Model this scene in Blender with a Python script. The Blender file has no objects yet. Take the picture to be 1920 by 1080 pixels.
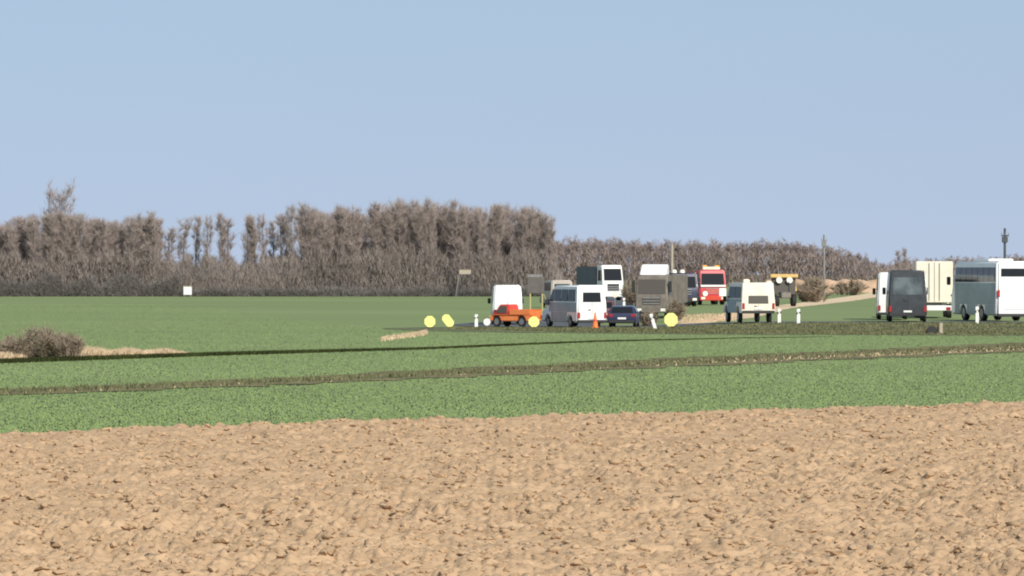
import bpy, bmesh, math, random
import numpy as np
from mathutils import Vector, Matrix

random.seed(11)
RNG = np.random.default_rng(11)
SC = bpy.context.scene
COL = SC.collection
R = math.radians

# ------------------------------------------------------------------ camera, sky, sun, exposure
FPX, HOR, CAMZ = 7500.0, 512.0, 3.4          # focal length in photo pixels, eye-level row, eye height
cam = bpy.data.cameras.new('camera')
cam.sensor_width = 36.0
cam.lens = FPX / 1920 * 36
cam.clip_start, cam.clip_end = 1.0, 30000.0
cam_o = bpy.data.objects.new('camera', cam)
COL.objects.link(cam_o)
cam_o.location = (0, 0, CAMZ)
cam_o.rotation_euler = (R(90) - math.atan((540 - HOR) / FPX), 0, 0)
SC.camera = cam_o

SUN_EL, SUN_AZ = R(37), R(150)               # azimuth clockwise from the view direction (+y): behind, to the right
w = bpy.data.worlds.new('World')
SC.world = w
w.use_nodes = True
nt = w.node_tree
nt.nodes.clear()
sky = nt.nodes.new('ShaderNodeTexSky')
sky.sky_type = 'NISHITA'
sky.sun_disc = False
sky.sun_elevation = SUN_EL
sky.sun_rotation = SUN_AZ
sky.altitude = 0
sky.air_density = 1.0
sky.dust_density = 1.0
sky.ozone_density = 2.5
tc = nt.nodes.new('ShaderNodeTexCoord')
va = nt.nodes.new('ShaderNodeVectorMath'); va.operation = 'ADD'; va.inputs[1].default_value = (0, 0, 0.16)
vn = nt.nodes.new('ShaderNodeVectorMath'); vn.operation = 'NORMALIZE'
bg = nt.nodes.new('ShaderNodeBackground')
bg.inputs['Strength'].default_value = 0.105
wo = nt.nodes.new('ShaderNodeOutputWorld')
nt.links.new(tc.outputs['Generated'], va.inputs[0])
nt.links.new(va.outputs[0], vn.inputs[0])
nt.links.new(vn.outputs[0], sky.inputs['Vector'])
mx = nt.nodes.new('ShaderNodeMixRGB')                  # thin even milky haze over the clear-sky blue
mx.inputs['Fac'].default_value = 0.6
sz = nt.nodes.new('ShaderNodeSeparateXYZ')
nt.links.new(tc.outputs['Generated'], sz.inputs[0])
hz = nt.nodes.new('ShaderNodeValToRGB')                 # faintly lavender near the ground, clearer above
hz.color_ramp.elements[0].position = 0.0
hz.color_ramp.elements[0].color = (4.1, 4.25, 5.2, 1)
hz.color_ramp.elements[1].position = 0.085
hz.color_ramp.elements[1].color = (3.75, 4.85, 5.65, 1)
nt.links.new(sz.outputs['Z'], hz.inputs['Fac'])
nt.links.new(hz.outputs['Color'], mx.inputs['Color2'])
nt.links.new(sky.outputs[0], mx.inputs['Color1'])
nt.links.new(mx.outputs[0], bg.inputs['Color'])
nt.links.new(bg.outputs[0], wo.inputs['Surface'])

sl = bpy.data.lights.new('sun', 'SUN')
sl.energy = 4.2
sl.angle = R(0.55)
sl.color = (1.0, 0.94, 0.84)
so = bpy.data.objects.new('sun', sl)
COL.objects.link(so)
sdir = Vector((math.sin(SUN_AZ) * math.cos(SUN_EL), math.cos(SUN_AZ) * math.cos(SUN_EL), math.sin(SUN_EL)))
so.rotation_euler = sdir.to_track_quat('Z', 'Y').to_euler()
so.location = (60, -60, 80)

vs = SC.view_settings
vs.view_transform = 'Standard'
vs.look = 'None'
vs.exposure = 0.3
vs.gamma = 1.0
vs.use_curve_mapping = False
SC.cycles.filter_width = 2.0                 # the photo is soft: a wide pixel filter, no image tricks
SC.cycles.max_bounces = 6


# ------------------------------------------------------------------ helpers
def sstep(a, b, v):
    t = np.clip((np.asarray(v, float) - a) / (b - a), 0, 1)
    return t * t * (3 - 2 * t)


def terrain(x, y):
    bank = 0.3 * sstep(7, 17, x) * sstep(233, 245, y)
    k = sstep(262, 345, y)
    return bank * (1 - k) + 0.5 * k


def tz(x, y):
    return float(terrain(x, y))


def X(px, d):
    return (px - 960) / FPX * d


def tag(o, label=None, cat=None, group=None, kind=None):
    if label: o['label'] = label
    if cat: o['category'] = cat
    if group: o['group'] = group
    if kind: o['kind'] = kind
    return o


def link(o, parent=None):
    COL.objects.link(o)
    if parent is not None:
        o.parent = parent
    return o


def empty(name, loc, rz=0.0):
    o = bpy.data.objects.new(name, None)
    o.empty_display_size = 0.3
    COL.objects.link(o)
    o.location = loc
    o.rotation_euler = (0, 0, rz)
    return o


def copy_tree(o, parent=None):
    c = o.copy()
    COL.objects.link(c)
    c.parent = parent
    for ch in list(o.children):
        copy_tree(ch, c)
    return c


def np_mesh(name, verts, faces, smooth=False):
    """verts (n,3); faces: (m,3) or (m,4) array"""
    verts = np.asarray(verts, np.float32)
    faces = np.asarray(faces, np.int32)
    k = faces.shape[1]
    me = bpy.data.meshes.new(name)
    me.vertices.add(len(verts))
    me.vertices.foreach_set('co', verts.ravel())
    me.loops.add(faces.size)
    me.loops.foreach_set('vertex_index', faces.ravel())
    me.polygons.add(len(faces))
    me.polygons.foreach_set('loop_start', np.arange(0, faces.size, k, dtype=np.int32))
    me.polygons.foreach_set('loop_total', np.full(len(faces), k, np.int32))
    me.polygons.foreach_set('use_smooth', np.full(len(faces), smooth, bool))
    me.update(calc_edges=True)
    return me


def np_obj(name, verts, faces, m, parent=None, smooth=False):
    me = np_mesh(name, verts, faces, smooth)
    me.materials.append(m)
    return link(bpy.data.objects.new(name, me), parent)


# ---- materials
def mat(name, col, rough=0.6, var=0.0, scale=8.0, col2=None, metal=0.0, coat=0.0, bump=0.0, bscale=None,
        stretch=(1, 1, 1), spec=0.5, detail=4.0, ramp=(0.35, 0.65), trans=0.0):
    m = bpy.data.materials.new(name)
    m.use_nodes = True
    n = m.node_tree
    b = n.nodes['Principled BSDF']
    b.inputs['Roughness'].default_value = rough
    b.inputs['Metallic'].default_value = metal
    b.inputs['Coat Weight'].default_value = coat
    b.inputs['Coat Roughness'].default_value = 0.12
    b.inputs['Specular IOR Level'].default_value = spec
    b.inputs['Base Color'].default_value = (*col, 1)
    if col2 is None and var > 0:
        col2 = tuple(c * (1 - var) for c in col)
    if col2 is not None or bump > 0:
        t = n.nodes.new('ShaderNodeTexCoord')
        mp = n.nodes.new('ShaderNodeMapping')
        mp.inputs['Scale'].default_value = stretch
        n.links.new(t.outputs['Object'], mp.inputs['Vector'])
        nz = n.nodes.new('ShaderNodeTexNoise')
        nz.inputs['Scale'].default_value = scale
        nz.inputs['Detail'].default_value = detail
        n.links.new(mp.outputs[0], nz.inputs['Vector'])
        if col2 is not None:
            rp = n.nodes.new('ShaderNodeValToRGB')
            rp.color_ramp.elements[0].position = ramp[0]
            rp.color_ramp.elements[1].position = ramp[1]
            rp.color_ramp.elements[0].color = (*col2, 1)
            rp.color_ramp.elements[1].color = (*col, 1)
            n.links.new(nz.outputs['Fac'], rp.inputs['Fac'])
            n.links.new(rp.outputs['Color'], b.inputs['Base Color'])
        if bump > 0:
            nb = n.nodes.new('ShaderNodeTexNoise')
            nb.inputs['Scale'].default_value = bscale or scale * 3
            nb.inputs['Detail'].default_value = 5
            n.links.new(mp.outputs[0], nb.inputs['Vector'])
            bp = n.nodes.new('ShaderNodeBump')
            bp.inputs['Strength'].default_value = bump
            bp.inputs['Distance'].default_value = 0.05
            n.links.new(nb.outputs['Fac'], bp.inputs['Height'])
            n.links.new(bp.outputs['Normal'], b.inputs['Normal'])
    return m


def glass(name, col, rough=0.1):
    return mat(name, col, rough=rough, spec=0.3)


M = {}
M['soil'] = mat('ploughed soil', (0.460, 0.315, 0.194), 0.95, col2=(0.355, 0.238, 0.143), scale=1.6, bump=0.5, bscale=14, spec=0.1)
M['clod'] = mat('dry soil clod', (0.470, 0.325, 0.202), 0.95, col2=(0.34, 0.230, 0.138), scale=1.4, bump=0.5, bscale=25, spec=0.1, ramp=(0.3, 0.7))
M['crop'] = mat('young crop ground', (0.174, 0.214, 0.091), 0.9, col2=(0.150, 0.192, 0.079), scale=0.05, stretch=(0.5, 1, 1), spec=0.15, bump=0.3, bscale=3)
M['blade'] = mat('young crop leaf', (0.248, 0.345, 0.126), 0.8, col2=(0.212, 0.300, 0.106), scale=0.12, stretch=(0.4, 1.3, 1), spec=0.2)
_n = M['blade'].node_tree                            # soft shading: thin leaves scatter light, so lean their normals upward
_g = _n.nodes.new('ShaderNodeNewGeometry')
_a = _n.nodes.new('ShaderNodeVectorMath'); _a.operation = 'SCALE'; _a.inputs['Scale'].default_value = 0.28
_b = _n.nodes.new('ShaderNodeVectorMath'); _b.operation = 'ADD'; _b.inputs[1].default_value = (0, -0.15, 1)
_c = _n.nodes.new('ShaderNodeVectorMath'); _c.operation = 'NORMALIZE'
_n.links.new(_g.outputs['Normal'], _a.inputs[0]); _n.links.new(_a.outputs[0], _b.inputs[0]); _n.links.new(_b.outputs[0], _c.inputs[0])
_n.links.new(_c.outputs[0], _n.nodes['Principled BSDF'].inputs['Normal'])
M['headland'] = mat('bare headland soil', (0.20, 0.16, 0.09), 0.95, col2=(0.085, 0.085, 0.042), scale=0.8, stretch=(0.5, 1, 1), spec=0.1, bump=0.6, bscale=6)
M['asphalt'] = mat('worn asphalt', (0.075, 0.078, 0.085), 0.85, col2=(0.05, 0.052, 0.058), scale=0.6, bump=0.2, bscale=30)
M['roadpaint'] = mat('road paint', (0.7, 0.7, 0.67), 0.7, var=0.25, scale=4)
M['verge'] = mat('verge soil and moss', (0.13, 0.125, 0.075), 0.95, col2=(0.085, 0.095, 0.05), scale=0.5, spec=0.1, bump=0.5, bscale=6)
M['vergegrass'] = mat('matted verge grass', (0.17, 0.165, 0.085), 0.85, col2=(0.11, 0.12, 0.06), scale=0.5, spec=0.1)
M['ditchgrass'] = mat('dark rank grass', (0.045, 0.058, 0.018), 0.9, col2=(0.03, 0.034, 0.012), scale=0.5, spec=0.1)
M['straw'] = mat('dry straw grass', (0.62, 0.48, 0.33), 0.9, col2=(0.48, 0.36, 0.23), scale=0.9, spec=0.1)
M['bark'] = mat('grey bark', (0.22, 0.185, 0.165), 0.9, col2=(0.15, 0.125, 0.11), scale=3, stretch=(1, 1, 0.3), spec=0.1)
M['twig'] = mat('winter twigs', (0.37, 0.307, 0.28), 0.9, col2=(0.275, 0.227, 0.207), scale=0.35, spec=0.1)
M['twig2'] = mat('far winter twigs', (0.32, 0.258, 0.236), 0.9, col2=(0.27, 0.217, 0.20), scale=0.12, spec=0.1)
M['brush'] = mat('undergrowth twigs', (0.315, 0.266, 0.240), 0.9, col2=(0.20, 0.171, 0.155), scale=0.22, spec=0.1)
M['bramble'] = mat('dark bramble stems', (0.19, 0.175, 0.165), 0.9, col2=(0.13, 0.12, 0.112), scale=0.3, spec=0.1)  # shade at the foot of the wood put into the stem colour
M['shrub'] = mat('brown shrub twigs', (0.32, 0.25, 0.19), 0.9, col2=(0.23, 0.19, 0.14), scale=1.2, spec=0.1)
M['bank'] = mat('tan earth bank', (0.52, 0.36, 0.24), 0.95, col2=(0.42, 0.28, 0.18), scale=0.6, spec=0.1)
M['white'] = mat('white paint', (0.80, 0.80, 0.79), 0.35, col2=(0.74, 0.735, 0.71), scale=1.5, coat=0.4)
M['cream'] = mat('cream paint', (0.78, 0.72, 0.60), 0.4, col2=(0.72, 0.65, 0.53), scale=1.5, coat=0.3)
M['darkpaint'] = mat('dark grey paint', (0.032, 0.036, 0.042), 0.4, col2=(0.05, 0.052, 0.055), scale=2, coat=0.35)
M['navy'] = mat('dark blue paint', (0.022, 0.026, 0.07), 0.35, var=0.2, scale=2, coat=0.6)
M['orange'] = mat('orange paint', (0.85, 0.24, 0.07), 0.4, var=0.15, scale=2, coat=0.4)
M['redorange'] = mat('red orange paint', (0.62, 0.06, 0.03), 0.4, var=0.15, scale=2, coat=0.4)
M['red'] = mat('red paint', (0.52, 0.035, 0.05), 0.35, var=0.12, scale=2, coat=0.5)
M['yellow'] = mat('bright yellow board', (0.90, 0.85, 0.26), 0.5, var=0.06, scale=3)
M['ochre'] = mat('weathered yellow paint', (0.68, 0.45, 0.17), 0.6, var=0.2, scale=3)
M['taupe'] = mat('dusty grey brown paint', (0.190, 0.163, 0.138), 0.75, col2=(0.125, 0.108, 0.092), scale=2.2)
M['side_shade'] = mat('grey blue painted shade', (0.33, 0.39, 0.40), 0.5, var=0.2, scale=1.2)  # shade of the vehicles' sunless sides put into the colour
M['deep_side_shade'] = mat('dark grey blue painted shade', (0.085, 0.10, 0.13), 0.5, var=0.2, scale=1.2)  # deeper shade of sunless sides put into the colour
M['skyglass'] = mat('glass with painted sky reflection', (0.13, 0.155, 0.165), 0.15, col2=(0.05, 0.06, 0.065), scale=1.1)  # pale sky reflection painted into the pane colour
M['glass'] = glass('dark window glass', (0.012, 0.014, 0.017))
M['dimglass'] = glass('dusty window glass', (0.085, 0.075, 0.065), 0.4)
M['paleglass'] = mat('glass with painted white reflection', (0.95, 0.95, 0.93), 0.5)  # bright reflection in the side panes painted as plain white
M['rubber'] = mat('tyre rubber', (0.022, 0.022, 0.022), 0.85, var=0.3, scale=6)
M['rim'] = mat('grey wheel rim', (0.30, 0.30, 0.31), 0.45, metal=0.6, var=0.2)
M['plastic'] = mat('dark plastic trim', (0.03, 0.03, 0.032), 0.6, var=0.2)
M['steel'] = mat('dull steel', (0.35, 0.35, 0.35), 0.5, metal=0.5, var=0.2)
M['tail'] = mat('red lamp lens', (0.35, 0.02, 0.02), 0.25, coat=0.5)
M['lamp'] = mat('clear lamp lens', (0.85, 0.82, 0.72), 0.2, coat=0.5)
M['amberlamp'] = mat('amber lamp lens', (0.80, 0.40, 0.05), 0.25, coat=0.5)
M['bluelamp'] = mat('blue lamp lens', (0.05, 0.10, 0.45), 0.25, coat=0.5)
M['plate'] = mat('number plate', (0.75, 0.75, 0.72), 0.4)
M['black'] = mat('black band', (0.02, 0.02, 0.02), 0.6)
M['concrete'] = mat('pale concrete', (0.42, 0.36, 0.28), 0.9, var=0.25, scale=4)
M['wood'] = mat('grey wood', (0.25, 0.235, 0.23), 0.9, var=0.3, scale=3, stretch=(1, 1, 0.2))
M['darkwood'] = mat('dark weathered pole', (0.085, 0.09, 0.105), 0.9, var=0.3, scale=3, stretch=(1, 1, 0.2))
M['signback'] = mat('grey sign back', (0.125, 0.108, 0.10), 0.6, var=0.25, scale=2)
M['postyellow'] = mat('yellowish post', (0.45, 0.40, 0.18), 0.7, var=0.2)
M['coneorange'] = mat('traffic cone plastic', (0.80, 0.20, 0.04), 0.5, var=0.15)


class MB:
    """collects closed shapes for one part"""
    def __init__(s, warp=None):
        s.v, s.f, s.warp = [], [], warp

    def add(s, vs, fs):
        o = len(s.v)
        s.v += [tuple(p) for p in vs]
        s.f += [tuple(i + o for i in f) for f in fs]
        return s

    def box(s, x0, x1, y0, y1, z0, z1):
        return s.add([(x0, y0, z0), (x1, y0, z0), (x1, y1, z0), (x0, y1, z0), (x0, y0, z1), (x1, y0, z1), (x1, y1, z1), (x0, y1, z1)],
                     [(0, 3, 2, 1), (4, 5, 6, 7), (0, 1, 5, 4), (1, 2, 6, 5), (2, 3, 7, 6), (3, 0, 4, 7)])

    def prism(s, prof, y0, y1):
        n = len(prof)
        vs = [(p[0], y0, p[1]) for p in prof] + [(p[0], y1, p[1]) for p in prof]
        fs = [tuple(range(n)), tuple(range(2 * n - 1, n - 1, -1))]
        for i in range(n):
            j = (i + 1) % n
            fs.append((i, n + i, n + j, j))
        return s.add(vs, fs)

    def plan(s, poly, z0, z1):
        n = len(poly)
        vs = [(p[0], p[1], z0) for p in poly] + [(p[0], p[1], z1) for p in poly]
        fs = [tuple(range(n - 1, -1, -1)), tuple(range(n, 2 * n))]
        for i in range(n):
            j = (i + 1) % n
            fs.append((i, j, n + j, n + i))
        return s.add(vs, fs)

    def cyl(s, a, b, r0, r1=None, n=16):
        r1 = r0 if r1 is None else r1
        a, b = Vector(a), Vector(b)
        d = (b - a).normalized()
        u = d.orthogonal().normalized()
        v = d.cross(u)
        vs = []
        for c, r in ((a, r0), (b, r1)):
            for i in range(n):
                t = 2 * math.pi * i / n
                vs.append(c + (u * math.cos(t) + v * math.sin(t)) * r)
        fs = [tuple(range(n - 1, -1, -1)), tuple(range(n, 2 * n))]
        for i in range(n):
            j = (i + 1) % n
            fs.append((i, j, n + j, n + i))
        return s.add(vs, fs)

    def build(s, name, m, parent=None, bevel=0.0, seg=2):
        me = bpy.data.meshes.new(name)
        vs = [s.warp(p) for p in s.v] if s.warp else s.v
        bm = bmesh.new()
        bv = [bm.verts.new(p) for p in vs]
        for f in s.f:
            try:
                bm.faces.new([bv[i] for i in f])
            except ValueError:
                pass
        bmesh.ops.recalc_face_normals(bm, faces=bm.faces)
        if bevel > 0:
            es = [e for e in bm.edges if len(e.link_faces) == 2 and e.calc_face_angle(0) > 0.5]
            bmesh.ops.bevel(bm, geom=es, offset=bevel, segments=seg, affect='EDGES', clamp_overlap=True)
            for f in bm.faces:
                f.smooth = True
        bm.to_mesh(me)
        bm.free()
        if bevel > 0:
            try:
                me.set_sharp_from_angle(angle=R(45))
            except Exception:
                pass
        me.materials.append(m)
        return link(bpy.data.objects.new(name, me), parent)


# ------------------------------------------------------------------ ground
def axis(parts):
    out = []
    for a, b, st in parts:
        out += list(np.arange(a, b, st))
    out.append(parts[-1][1])
    return np.array(out)


def grid_faces(nx, ny):
    i = np.arange(nx * ny).reshape(ny, nx)
    return np.stack([i[:-1, :-1].ravel(), i[:-1, 1:].ravel(), i[1:, 1:].ravel(), i[1:, :-1].ravel()], 1)


xs = axis([(-3000, -400, 400), (-400, -80, 40), (-80, 80, 1.0), (80, 400, 40), (400, 3000, 400)])
ys = axis([(-400, 0, 100), (0, 220, 10), (220, 350, 1.0), (350, 500, 10), (500, 6000, 500)])
gx, gy = np.meshgrid(xs, ys)
gz = terrain(gx, gy)
g = np_obj('crop_field', np.stack([gx, gy, gz], -1).reshape(-1, 3), grid_faces(len(xs), len(ys)), M['crop'], smooth=True)
tag(g, kind='structure')


def strip(name, path, m, dz, kind='structure', step=1.0, rag=0.0, thick=0.0):
    """a sheet along a plan path of (x, y, half_width) laid dz above the terrain"""
    pts = []
    P = [np.array(p, float) for p in path]
    for a, b in zip(P[:-1], P[1:]):
        n = max(1, int(np.linalg.norm((b - a)[:2]) / step))
        pts += [a + (b - a) * k / n for k in range(n)]
    pts.append(P[-1])
    pts = np.array(pts)
    # smooth the bends
    for _ in range(6):
        pts[1:-1, :2] = (pts[:-2, :2] + 2 * pts[1:-1, :2] + pts[2:, :2]) / 4
    tan = np.gradient(pts[:, :2], axis=0)
    tan /= np.linalg.norm(tan, axis=1)[:, None]
    nor = np.stack([-tan[:, 1], tan[:, 0]], 1)
    cols = 7
    rows = []
    for k in range(cols):
        t = -1 + 2 * k / (cols - 1)
        hw = pts[:, 2].copy()
        if rag and k in (0, cols - 1):
            hw = hw * (1 + rag * RNG.uniform(-1, 1, len(hw)))
        q = pts[:, :2] + nor * (hw * t)[:, None]
        rows.append(np.column_stack([q, terrain(q[:, 0], q[:, 1]) + dz]))
    V = np.array(rows).transpose(1, 0, 2).reshape(-1, 3)
    o = np_obj(name, V, grid_faces(cols, len(pts)), m, smooth=True)
    tag(o, kind=kind)
    return o, pts


def Y(row, z=0.0):                       # distance at which ground of height z shows at this photo row
    return (CAMZ - z) * FPX / (row - HOR)


# the road comes from the right, bends at the left-hand vehicles and runs away
ROAD = [(90, 251, 3.6), (40, 251, 3.6), (18, 251, 3.6), (8, 252, 4.2), (1.5, 255, 5.0), (0.5, 263, 4.6), (4, 285, 4.0), (9, 325, 3.8), (13, 370, 3.8), (12, 420, 3.8), (10, 480, 3.6), (20, 700, 3.6)]
strip('verge', [(90, 228, 13), (30, 229, 12), (17, 232, 12), (8, 236, 11), (2, 241, 10), (-3, 246, 6.5), (-6.5, 249, 2.5)], M['verge'], 0.015, rag=0.06)
strip('road', ROAD, M['asphalt'], 0.03)
for side in (-1, 1):
    strip('edge_line', [(90, 251 + side * 3.2, 0.07), (18, 251 + side * 3.2, 0.07), (11, 251.5 + side * 3.3, 0.07)], M['roadpaint'], 0.036)
HEAD = [(X(0, Y(737)) - 6, Y(737) - 4, 2.0), (X(0, Y(737)), Y(737), 2.2), (X(480, Y(718)), Y(718), 2.3), (X(960, Y(695)), Y(695), 2.8), (X(1440, Y(672)), Y(672), 3.6), (X(1920, Y(652)), Y(652), 4.2), (X(1920, Y(652)) + 8, Y(652) + 16, 4.2)]
_, head_pts = strip('headland_track', HEAD, M['headland'], 0.02, rag=0.25)
strip('dry_track', [(X(1290, 262), 258, 1.2), (X(1370, 275), 275, 1.6), (X(1450, 330), 330, 1.4), (X(1560, 410), 410, 1.9), (X(1650, 543), 543, 2.4), (X(1690, 700), 700, 2.4)], M['straw'], 0.018, rag=0.1)


# ---- ploughed field: real relief, then loose clods
def vnoise(x, y, s, seed):
    r = np.random.default_rng(seed)
    T = r.random((256, 256))
    u, v = x / s, y / s
    i, j = np.floor(u).astype(int), np.floor(v).astype(int)
    fx, fy = u - i, v - j
    fx, fy = fx * fx * (3 - 2 * fx), fy * fy * (3 - 2 * fy)
    a, b = T[i % 256, j % 256], T[(i + 1) % 256, j % 256]
    c, d = T[i % 256, (j + 1) % 256], T[(i + 1) % 256, (j + 1) % 256]
    return (a * (1 - fx) + b * fx) * (1 - fy) + (c * (1 - fx) + d * fx) * fy


def y_edge(x):
    return 91.3 + 0.83 * x - 0.004 * x * x


def relief(x, y):
    def billow(sc, seed, st=1.0):
        return np.abs(vnoise(x, y * st, sc, seed) * 2 - 1)
    patch = 0.45 + 0.9 * vnoise(x, y, 3.1, 14)
    hh = 0.10 * vnoise(x, y, 0.9, 1) + (0.082 * billow(0.25, 2, 0.8) + 0.075 * billow(0.14, 3) + 0.04 * billow(0.09, 4)) * patch
    return hh + 0.05 * vnoise(x, y, 2.3, 6)


def field_edge(x, y):
    return y_edge(x) + 0.5 * (vnoise(x, y * 0, 0.8, 9) - 0.5) + 0.5 * (vnoise(x, y * 0, 0.25, 10) - 0.5)


tt = np.linspace(-0.172, 0.172, 600)
dd_ = np.exp(np.linspace(math.log(38), math.log(118), 960))
ax = tt[None, :] * dd_[:, None]
ay = np.repeat(dd_[:, None], len(tt), 1)
edge = field_edge(ax, ay)
h = 0.014 + np.clip(relief(ax, ay) - 0.02, 0, 1) * sstep(0.0, 0.5, edge - ay)
FF = grid_faces(len(tt), len(dd_))
FF = FF[(ay < edge).ravel()[FF].all(axis=1)]
used = np.unique(FF)
remap = np.full(ax.size, -1, np.int64); remap[used] = np.arange(len(used))
pf = np_obj('ploughed_field', np.stack([ax, ay, h], -1).reshape(-1, 3)[used], remap[FF], M['soil'], smooth=True)
tag(pf, kind='structure')
bxs = np.linspace(-150, 60, 80)
vb = [(x_, -300, 0.007) for x_ in bxs] + [(x_, max(-290, float(y_edge(x_)) - 0.6), 0.007) for x_ in bxs]
tag(np_obj('soil_ground', vb, [(i_, i_ + 1, 80 + i_ + 1, 80 + i_) for i_ in range(79)], M['soil']), kind='structure')

ico_v, ico_f = None, None
bm = bmesh.new(); bmesh.ops.create_icosphere(bm, subdivisions=1, radius=1.0)
ico_v = np.array([v.co[:] for v in bm.verts]); ico_f = np.array([[v.index for v in f.verts] for f in bm.faces]); bm.free()


def clods(n, dmin, dmax, rmin, rmax, seed, powr=2.2):
    r = np.random.default_rng(seed)
    d = dmin + (dmax - dmin) * r.random(n) ** 1.1
    x = (r.random(n) * 2 - 1) * (d * 0.142 + 0.6)
    ok = d < y_edge(x) - 0.1
    d, x = d[ok], x[ok]
    n = len(d)
    rad = rmin + (rmax - rmin) * r.random(n) ** powr
    sc = np.stack([rad * r.uniform(0.8, 1.9, n), rad * r.uniform(0.8, 1.5, n), rad * r.uniform(0.35, 0.8, n)], 1)
    V = ico_v[None] * (1 + r.uniform(-0.35, 0.3, (n, len(ico_v), 1)))
    # random rotation about z plus a tilt
    V = V * sc[:, None, :]
    t = r.uniform(0, 2 * np.pi, n); c, s = np.cos(t)[:, None], np.sin(t)[:, None]
    tl = r.uniform(-0.4, 0.4, n); ct, st = np.cos(tl)[:, None], np.sin(tl)[:, None]
    y2 = V[..., 1] * ct - V[..., 2] * st; z2 = V[..., 1] * st + V[..., 2] * ct
    xx = V[..., 0] * c - y2 * s; yy = V[..., 0] * s + y2 * c
    zc = np.clip(relief(x, d) - 0.02, 0, 1) * sstep(0, 0.5, y_edge(x) - d) + 0.014 + rad * 0.1
    P = np.stack([xx + x[:, None], yy + d[:, None], z2 + zc[:, None]], -1)
    F = (ico_f[None] + (np.arange(n) * len(ico_v))[:, None, None]).reshape(-1, 3)
    return P.reshape(-1, 3), F


V1, F1 = clods(5000, 40, 113, 0.015, 0.085, 21, 2.6)
V2, F2 = clods(26000, 40, 113, 0.012, 0.075, 22, 2.4)
tag(np_obj('soil_clods', V1, F1, M['clod'], smooth=True), kind='stuff')
tag(np_obj('soil_crumbs', V2, F2, M['clod']), kind='stuff')


# ---- blades, tufts
def blades(x, y, z, hgt, wid, lean, seed):
    r = np.random.default_rng(seed)
    n = len(x)
    a = r.uniform(0, np.pi, n)
    la = r.uniform(0, 2 * np.pi, n); ll = lean * r.random(n)
    dx, dy = np.cos(a) * wid / 2, np.sin(a) * wid / 2
    b0 = np.stack([x - dx, y - dy, z - 0.01], 1); b1 = np.stack([x + dx, y + dy, z - 0.01], 1)
    tp = np.stack([x + np.cos(la) * ll * hgt, y + np.sin(la) * ll * hgt, z + hgt], 1)
    V = np.stack([b0, b1, tp], 1).reshape(-1, 3)
    return V, np.arange(3 * n).reshape(-1, 3)


r = np.random.default_rng(5)
n = 480000
d = 72 + 298 * r.random(n) ** 1.75
x = (r.random(n) * 2 - 1) * (d * 0.135 + 1.0)
hd = np.interp(x, head_pts[:, 0], head_pts[:, 1]); hwid = np.interp(x, head_pts[:, 0], head_pts[:, 2])
verge_lim = np.interp(x, [-40, -7, -3, 2, 8, 17, 30], [400, 246, 240, 231, 225, 220, 217])
ok = (d > y_edge(x) + 0.1) & (np.abs(d - hd) > hwid * r.uniform(0.7, 1.05, n)) & (d < verge_lim)
x, d = x[ok], d[ok]
V, F = blades(x, d, terrain(x, d), r.uniform(0.015, 0.04, len(x)), r.uniform(0.03, 0.06, len(x)), 1.6, 6)
tag(np_obj('crop_leaves', V, F, M['blade']), kind='stuff')

n = 9000
xx = r.uniform(-17, 20, n); yy = y_edge(xx) + r.normal(-0.1, 0.28, n)
kk = vnoise(xx, xx * 0, 1.6, 41) > 0.42
V, F = blades(xx[kk], yy[kk], terrain(xx[kk], yy[kk]), r.uniform(0.03, 0.09, kk.sum()), r.uniform(0.04, 0.10, kk.sum()), 1.2, 42)
tag(np_obj('field_margin_straw', V, F, M['straw']), kind='stuff')
# dark rank grass in the field ditch, from the left edge to the middle
DL = [(0 - 60, 684), (0, 681), (400, 667), (800, 655), (1000, 646), (1120, 641), (1400, 634), (1600, 631)]
n = 36000
px = r.uniform(-60, 1560, n)
row = np.interp(px, [p[0] for p in DL], [p[1] for p in DL])
yy = Y(row) + r.normal(0, 0.25, n); xx = X(px, yy)
hh = np.interp(px, [-60, 500, 800, 1100, 1560], [0.21, 0.17, 0.12, 0.09, 0.02]) * r.uniform(0.5, 1.1, n)
V, F = blades(xx, yy, terrain(xx, yy), hh, r.uniform(0.03, 0.07, n), 0.5, 7)
tag(np_obj('ditch_grass', V, F, M['ditchgrass']), kind='stuff')
# ragged tufts along the headland track
n = 9000
i = r.integers(0, len(head_pts), n)
xx = head_pts[i, 0] + r.uniform(-0.6, 0.6, n); yy = head_pts[i, 1] + head_pts[i, 2] * r.uniform(-1.1, 1.1, n)
V, F = blades(xx, yy, terrain(xx, yy), r.uniform(0.05, 0.16, n), r.uniform(0.04, 0.12, n), 0.8, 8)
tag(np_obj('track_tufts', V, F, M['vergegrass']), kind='stuff')
n = 6000
i = r.integers(0, len(head_pts), n)
xx = head_pts[i, 0] + r.uniform(-0.6, 0.6, n); yy = head_pts[i, 1] + head_pts[i, 2] * r.uniform(-1.3, 0.2, n)
kk = r.random(n) < sstep(0, 18, xx) * 0.7 + 0.03
V, F = blades(xx[kk], yy[kk], terrain(xx[kk], yy[kk]), r.uniform(0.03, 0.10, kk.sum()), r.uniform(0.04, 0.12, kk.sum()), 1.0, 18)
tag(np_obj('dry_track_tufts', V, F, M['straw']), kind='stuff')
# matted grass of the road verge
n = 26000
xx = r.uniform(-4, 36, n)
lo = np.interp(xx, [-6, 2, 8, 17, 36], [246, 232, 226, 221, 217])
yy = lo + (246.5 - lo) * r.random(n)
V, F = blades(xx, yy, terrain(xx, yy) + 0.015, r.uniform(0.04, 0.13, n), r.uniform(0.05, 0.12, n), 1.2, 9)
tag(np_obj('verge_grass', V, F, M['vergegrass']), kind='stuff')
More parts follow.
